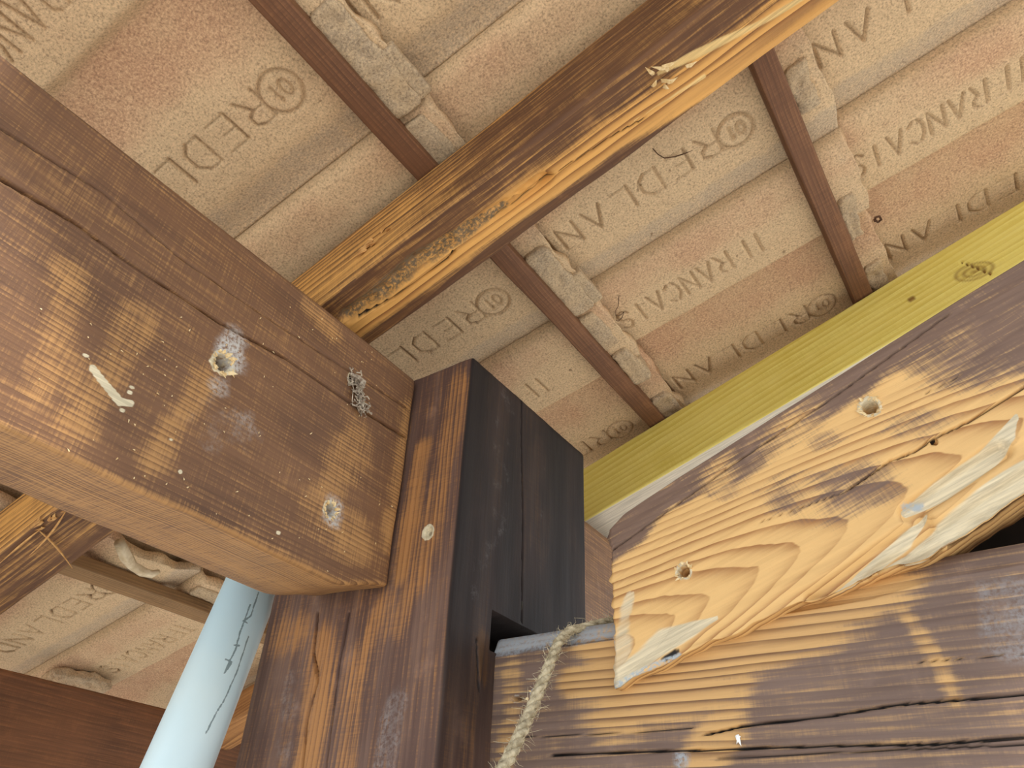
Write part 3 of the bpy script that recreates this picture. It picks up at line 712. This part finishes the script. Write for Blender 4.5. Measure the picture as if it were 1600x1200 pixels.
def maskD(P, W, M, ii, D):
    x, y, z = W.T; f = 1-sstep(y, YD, YD+.01)
    zt = np.interp(x, topc[:, 0], topc[:, 2]); u = zt-z      # distance under the top edge
    n = fbm(W*np.array([7, 7, 7])+5, 4)-.5
    e = sstep(u+n*.08, .045, .085)
    # dark leftover stain: band under the top edge and cloudy areas
    for c, r, a in ((DP(1320, 765), .085, .75), (DP(1250, 765), .05, .6), (DP(1430, 660), .05, .5), (DP(1540, 540), .12, .8), (DP(1590, 490), .14, .9), (DP(1440, 560), .05, .6), (DP(1290, 690), .035, .6), (DP(1130, 770), .03, .5), (DP(1500, 590), .05, .5)):
        d = np.linalg.norm((W-c)*np.array([.8, 1, 1.3]), axis=1)/r+n*1.2; e = e*(1-a*(1-sstep(d, .4, 1.2)))
    # scratched window in the band near the left and middle
    e = np.maximum(e, .6*np.exp(-((x-DP(1230, 650)[0])/.05)**2)*sstep(u, 0., .02)); e = np.maximum(e, .55*np.exp(-((x-DP(1120, 730)[0])/.035)**2)*sstep(u, .0, .02))
    M[:, 0] = e; zbm = np.interp(x, botc[:, 0], botc[:, 2]); tear = (1-sstep(z-zbm, 0, .03))
    D[:, 2] += tear*(.012*(fbm(np.stack([x*30, x*0, y*9], 1), 3)-.5)); D[:, 1] += tear*.010*(fbm(np.stack([x*14, z*60, y*0], 1), 3))*f
    # grooves where slivers have been torn out
    for pts in ([DP(1420, 800), DP(1560, 705)], [DP(1360, 905), DP(1620, 735)], [DP(1270, 935), DP(1440, 820)]):
        k = (1-sstep(dpoly(W, pts), .006, .02))*f; D[:, 1] += k*.014
    le = (1-sstep(x, topc[0, 0], topc[0, 0]+.006)); D[:, 0] += le*.006*(fbm(np.stack([z*90, z*0, z*0], 1), 2)-.5)*2
def posD(P, O, ex, ey, ez):
    x = topc[0, 0]+P[:, 0]; zt = np.interp(x, topc[:, 0], topc[:, 2]); zb_ = np.interp(x, botc[:, 0], botc[:, 2])
    x = x-(1-P[:, 2])*.0*x
    return np.stack([x, YD+P[:, 1], zb_+P[:, 2]*(zt-zb_)], 1)
A = seg(0, topc[-1, 0]-topc[0, 0], .0058, [(DP(1359, 637)[0]-topc[0, 0], .02, .0026), (DP(1068, 893)[0]-topc[0, 0], .018, .0026), (DP(1459, 691)[0]-topc[0, 0], .008, .0022)])
fz = []
for q in ((1359, 637), (1068, 893), (1459, 691)):
    p = DP(*q); a_, b_ = np.interp(p[0], botc[:, 0], botc[:, 2]), np.interp(p[0], topc[:, 0], topc[:, 2]); fz.append(((p[2]-a_)/(b_-a_), .06, .009))
board = timber('diagonal_board', (topc[0, 0], YD, botc[0, 2]), (math.cos(phi), 0, math.sin(phi)), (-math.sin(phi), 0, math.cos(phi)), A, np.array([0, .003, .01, .029, .05, .08]), seg(0, 1, .0072, [(f_[0], f_[1], .0065) for f_ in fz]), M_board, posD, fD, (0, 0, 0, 0), maskD, rnd=.0)
tag(board, 'light golden board with arched grain and two drilled holes, slanting over the cross beam', 'board')
# splinters round the drilled holes
def rim(feat_c, r, nrm, seed, parent, n=16, name='splinter_rim'):
    mb = MB(); R_ = random.Random(seed); nrm = np.asarray(nrm, float); u = np.cross(nrm, [.3, .2, .9]); u /= np.linalg.norm(u); v = np.cross(nrm, u)
    for i in range(n):
        a = 2*math.pi*(i+R_.random())/n; a2 = a+R_.uniform(-.5, .5); r0 = r*R_.uniform(.95, 1.25); r1 = r*R_.uniform(1.2, 1.95)
        p = feat_c+r0*(math.cos(a)*u+math.sin(a)*v); q = feat_c+r1*(math.cos(a2)*u+math.sin(a2)*v)+nrm*r*R_.uniform(.05, .6); mb.shard(p, q, r*R_.uniform(.2, .5), nrm)
    return mb.build(name, M_fresh, feat_c, parent)
rim(DP(1359, 637), .0125, (0, -1, 0), 1, board, 22); rim(DP(1068, 893), .0105, (0, -1, 0), 2, board, 12)
rim(PA(348, 568), .0155, (1, 0, 0), 3, beamA, 20); rim(PA(516, 797), .012, (1, 0, 0), 4, beamA, 20); rim(BP(834, 1088), .009, (0, -1, 0), 5, beamB, 9)

# black panel added to paint the deep shade behind the slanting board
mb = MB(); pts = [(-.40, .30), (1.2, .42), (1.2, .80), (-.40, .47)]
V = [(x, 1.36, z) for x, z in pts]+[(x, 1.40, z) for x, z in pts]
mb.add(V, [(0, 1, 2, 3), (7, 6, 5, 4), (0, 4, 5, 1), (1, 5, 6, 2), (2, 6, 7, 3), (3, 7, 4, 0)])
tag(mb.build('gap_shade_panel', M_black, V[0]), 'black panel added as shade in the gap above the cross beam at the right edge', 'board')

# ------------------------------------------------------------------ eaves board
tag(timber('eaves_board', (-2.85, -.4, -.1), (0, 1, 0), (0, 0, 1), seg(0, 4.2, .02), np.array([0, .01, .05, .09, .1]), seg(0, .70, .012), M_eaves, base=(.15, 0, 0, 0)),
    'wide dark brown eaves board filling the bottom left corner', 'board')

# ------------------------------------------------------------------ pipe
pd = ray(844, -177); pd /= np.linalg.norm(pd); pc = onx(392, 920, -1.40); PRAD = .0592
def on_pipe(px, py):
    d = ray(px, py); d = d/np.linalg.norm(d); w = d-pd*(d@pd); o_ = -(pc-pd*(pc@pd)); a = w@w; b = 2*(w@o_); c = o_@o_-PRAD**2
    D_ = max(0, b*b-4*a*c); return d*((-b-math.sqrt(D_))/(2*a))
N = NT('pale_blue_plastic'); tcn = N.n('ShaderNodeTexCoord'); at = N.n('ShaderNodeAttribute'); at.attribute_name = 'mask'
sp = N.n('ShaderNodeSeparateColor'); N.l(at.outputs['Color'], sp.inputs[0]); nz = N.noise(tcn.outputs['Object'], 6, 3, .5)
cc = N.mix(N.ss(nz, .3, .7), lin(220, 240, 242), lin(200, 234, 248))
ns = N.noise(tcn.outputs['Object'], 500, 2, .6)
cc = N.mix(N.math('MULTIPLY', N.ss(N.math('ADD', sp.outputs[2], N.math('MULTIPLY', N.math('SUBTRACT', ns, .5), .8)), .35, .6), .75), cc, lin(84, 108, 112))
N.l(cc, N.b.inputs['Base Color']); N.b.inputs['Roughness'].default_value = .32; N.b.inputs['Specular IOR Level'].default_value = .5
M_pipe = N.m
u_ = np.cross(pd, [0, 1, 0]); u_ /= np.linalg.norm(u_); v_ = np.cross(pd, u_)
ts = np.concatenate([[-4.6, -3, -2, -1.2, -.8], np.arange(-.55, .02, .0024), [.1, .2, .30]]); na = 180
th = np.linspace(0, 2*math.pi, na, endpoint=False)
V = np.array([pc+pd*t+PRAD*(math.cos(a)*u_+math.sin(a)*v_) for t in ts for a in th])
Vi = np.array([pc+pd*t+PRAD*.88*(math.cos(a)*u_+math.sin(a)*v_) for t in ts[[0, -1]] for a in th])
n0 = len(V); Q = []
for i in range(len(ts)-1):
    for k in range(na): Q.append((i*na+k, (i+1)*na+k, (i+1)*na+(k+1) % na, i*na+(k+1) % na))
for k in range(na):
    k2 = (k+1) % na
    Q.append((n0+k, k, k2, n0+k2)); Q.append(((len(ts)-1)*na+k, n0+na+k, n0+na+k2, (len(ts)-1)*na+k2)); Q.append((n0+na+k, n0+k, n0+k2, n0+na+k2))
VV = np.concatenate([V, Vi]); Mk = np.zeros((len(VV), 4))
scr = [[(391, 945), (376, 985), (368, 1015), (358, 1035), (351, 1050)], [(404, 925), (392, 962), (382, 970)], [(388, 995), (370, 1050), (350, 1095), (340, 1110), (322, 1145)], [(352, 1030), (362, 1034), (358, 1042), (350, 1052)], [(380, 970), (386, 973)], [(366, 1008), (374, 1009)]]
for p in scr: Mk[:, 2] = np.maximum(Mk[:, 2], .75*(1-sstep(dpoly(VV, [on_pipe(*q) for q in p]), .0008, .003)))
me = mesh_from('pipe', (VV-pc)*K, np.array(Q), M_pipe, Mk); pipe = place('plastic_pipe', me, pc, np.eye(3))
tag(pipe, 'pale blue plastic pipe with dark scratches, leaning up behind the big brown beam', 'pipe')

# ------------------------------------------------------------------ rope over the cross beam
def at_depth(px, py, yv): return ony(px, py, yv)
M_rope = plain('jute_rope', (206, 192, 160), .95, (150, 136, 108), 220, bump=.5)
ctrl = [ony(966, 966, 1.22), ony(940, 972, 1.185), ony(915, 979, 1.16), ony(890, 985, 1.135), ony(873, 1002, 1.110), ony(862, 1030, 1.09), ony(848, 1065, 1.07), ony(832, 1105, 1.045), ony(812, 1150, 1.01), ony(790, 1195, .98), ony(760, 1250, .94), ony(700, 1350, .86)]
ctrl = np.array(ctrl); tt = np.linspace(0, len(ctrl)-1, 260)
path = np.stack([np.interp(tt, np.arange(len(ctrl)), ctrl[:, i]) for i in range(3)], 1)
for _ in range(25): path[1:-1] = (path[:-2]+2*path[1:-1]+path[2:])/4
seglen = np.concatenate([[0], np.cumsum(np.linalg.norm(np.diff(path, axis=0), axis=1))])
rr2 = np.interp(seglen/seglen[-1], [0, .15, .3, 1], [.0048, .0072, .0088, .0110])
T = np.gradient(path, axis=0); T /= np.linalg.norm(T, axis=1)[:, None]; uu = np.cross(T, [0, 1, .1]); uu /= np.linalg.norm(uu, axis=1)[:, None]; vv = np.cross(T, uu)
mb = MB()
rope_root = None
for k in range(3):
    ang = seglen*2*math.pi/.055+k*2*math.pi/3
    p = path+(np.cos(ang)[:, None]*uu+np.sin(ang)[:, None]*vv)*(rr2*.5)[:, None]
    Vt, Ft = tube(p, rr2*.58, 8, jitter=.25, seed=k); mb.add(Vt, Ft)
rope = mb.build('rope', M_rope, path[60], smooth=True)
tag(rope, 'frayed beige rope hanging over the cross beam beside the post', 'rope')
mb = MB(); R_ = np.random.RandomState(8)
for i in range(420):
    j = R_.randint(5, 250); a = R_.rand()*6.28; d = math.cos(a)*uu[j]+math.sin(a)*vv[j]; p0 = path[j]+d*rr2[j]*.9
    ln = R_.rand()*.016+.004; d2 = d*.7+T[j]*R_.uniform(-1, 1)+R_.randn(3)*.3; p1 = p0+d2*ln*.5; p2 = p1+(d2+R_.randn(3)*.5)*ln*.5
    Vt, Ft = tube([p0, p1, p2], [.0005, .0004, .0002], 3); mb.add(Vt, Ft)
o = mb.build('rope_fuzz', M_rope, path[60], rope); o['kind'] = 'stuff'; o['label'] = 'fine stray fibres of the rope'

# ------------------------------------------------------------------ small things
# white chip on the cross beam
p = BP(1156, 1158)+np.array([0, -.003, 0]); mb = MB()
mb.shard(BP(1152, 1149)+np.array([0, -.002, 0]), BP(1160, 1167)+np.array([0, -.004, 0]), .006, (0, -1, 0), .002); mb.shard(BP(1156, 1150)+np.array([0, -.002, 0]), BP(1152, 1164)+np.array([0, -.003, 0]), .004, (0, -1, 0), .002)
tag(mb.build('wood_chip', M_white, p), 'tiny white chip stuck on the purple-brown cross beam at the bottom', 'chip')
# cobweb tuft hanging on the big beam
mb = MB(); R_ = np.random.RandomState(2); c = PA(552, 600)
for i in range(70):
    t = R_.rand(); base = PA(548+t*16, 588+t*50); p = base+np.array([.003+R_.rand()*.012, R_.randn()*.006, R_.randn()*.006]); pts = [p]
    for j in range(4): p = p+R_.randn(3)*.006*np.array([.6, 1, 1]); pts.append(p)
    Vt, Ft = tube(pts, .0009+.0008*R_.rand(), 4); mb.add(Vt, Ft)
tag(mb.build('cobweb_tuft', M_web, c), 'dusty tangled cobweb tuft on the big brown beam near the post', 'cobweb')
mb = MB(); mb.add(*tube([PA(545, 585)+[.004, 0, 0], PA(552, 592)+[.010, 0, 0], PA(560, 600)+[.011, 0, 0], PA(561, 610)+[.006, 0, 0]], [.003, .0075, .0075, .004], 10, jitter=.5))
tag(mb.build('dust_cocoon', M_web, c), 'small pale cocoon above the cobweb tuft on the brown beam', 'cocoon')
# sawdust flecks clinging to the big beam
mb = MB(); R_ = np.random.RandomState(12)
for i in range(100):
    x = R_.uniform(60, 630); y = R_.uniform(480, 900)
    p = PA(x, y)
    if p[2] < .47 or p[2] > .96 or p[1] > .985: continue
    p = p+np.array([.0015, 0, 0]); d = R_.randn(3)*np.array([.1, 1, 1]); d /= np.linalg.norm(d); mb.shard(p, p+d*R_.uniform(.002, .006), .0018, (1, 0, 0))
o = mb.build('sawdust', M_fresh, PA(350, 650)); tag(o, 'pale sawdust flecks clinging to the big brown beam', 'sawdust', kind='stuff')
# straw-like slivers on the rafter at the lower left
def sliver(a, b, mid, w, label):
    mb = MB(); pts = [a, mid, b]; tt_ = np.linspace(0, 1, 9)[:, None]; a, b, mid = map(np.array, (a, b, mid))
    P_ = (1-tt_)**2*a+2*tt_*(1-tt_)*mid+tt_**2*b; Vt, Ft = tube(P_, w*np.array([.5, .8, 1, 1, 1, .9, .7, .5, .2]), 6); mb.add(Vt, Ft)
    tag(mb.build('wood_sliver', M_straw, a), label, 'sliver', 'loose slivers on the rafter end')
q = lambda x, y, o_=.004: onr(x, y, CR0-o_)
sliver(q(62, 830), q(113, 888, .02), q(88, 850, .012), .0028, 'long curved pale sliver pointing down right from the rafter at the lower left')
sliver(q(102, 800), q(46, 868, .02), q(80, 838, .010), .0026, 'thin sliver crossing the curved one, pointing down left')
sliver(q(62, 828), q(0, 880, .004), q(30, 852, .004), .0022, 'straight pale sliver along the rafter toward the left edge')
# cream foam bead between the rafter and the old batten
fp = [onr(*p_, 1.44) for p_ in ((186, 848), (196, 868), (206, 884), (222, 893), (238, 897), (249, 893))]
mb = MB(); mb.add(*tube(fp, [.016, .018, .015, .014, .012, .006], 12, jitter=.35))
tag(mb.build('foam_bead', M_foam, fp[0], smooth=True), 'cream bead of foam above the grey-brown batten at the lower left', 'foam')
# mortar squeezed out between the lowest tiles and the eaves board
lm = lump_mesh('mortar_lump', -.05, .05, -.10, .12, -.010, .014, 7, .028, M_tile)
mo = bpy.data.objects.new('mortar_lump', lm); col.objects.link(mo)
p_ = onr(118, 1066, 1.545); M4 = Matrix.Identity(4)
for i in range(3):
    for j in range(3): M4[i][j] = RS[i][j]
    M4[i][3] = to_world(p_)[i]
mo.matrix_basis = M4
tag(mo, 'pale lump of mortar squeezed out at the top edge of the dark eaves board', 'mortar')
# roots and an insect husk on the tiles
def thread(px, c, w, name, label, cat, mat=M_thread):
    P_ = np.array([onr(*p_, c) for p_ in px]); mb = MB(); mb.add(*tube(P_, w, 5)); tag(mb.build(name, mat, P_[0]), label, cat)
thread([(967, 462), (966, 478), (962, 485), (962, 494), (970, 492), (975, 487), (972, 496), (966, 502), (963, 500)], 1.533, .0010, 'root_strand', 'tiny curled dark root on the pale tile right of the golden rafter', 'root')
thread([(1020, 232), (1028, 241), (1038, 247), (1055, 245), (1070, 240), (1083, 234)], 1.535, .0014, 'root_strand', 'thin dark root arched on the tile just under the golden rafter', 'root')
thread([(1366, 343), (1372, 347), (1377, 343), (1374, 338), (1368, 340), (1367, 346)], 1.545, .0035, 'insect_husk', 'small dark husk on the pinkish tile at the right', 'husk')
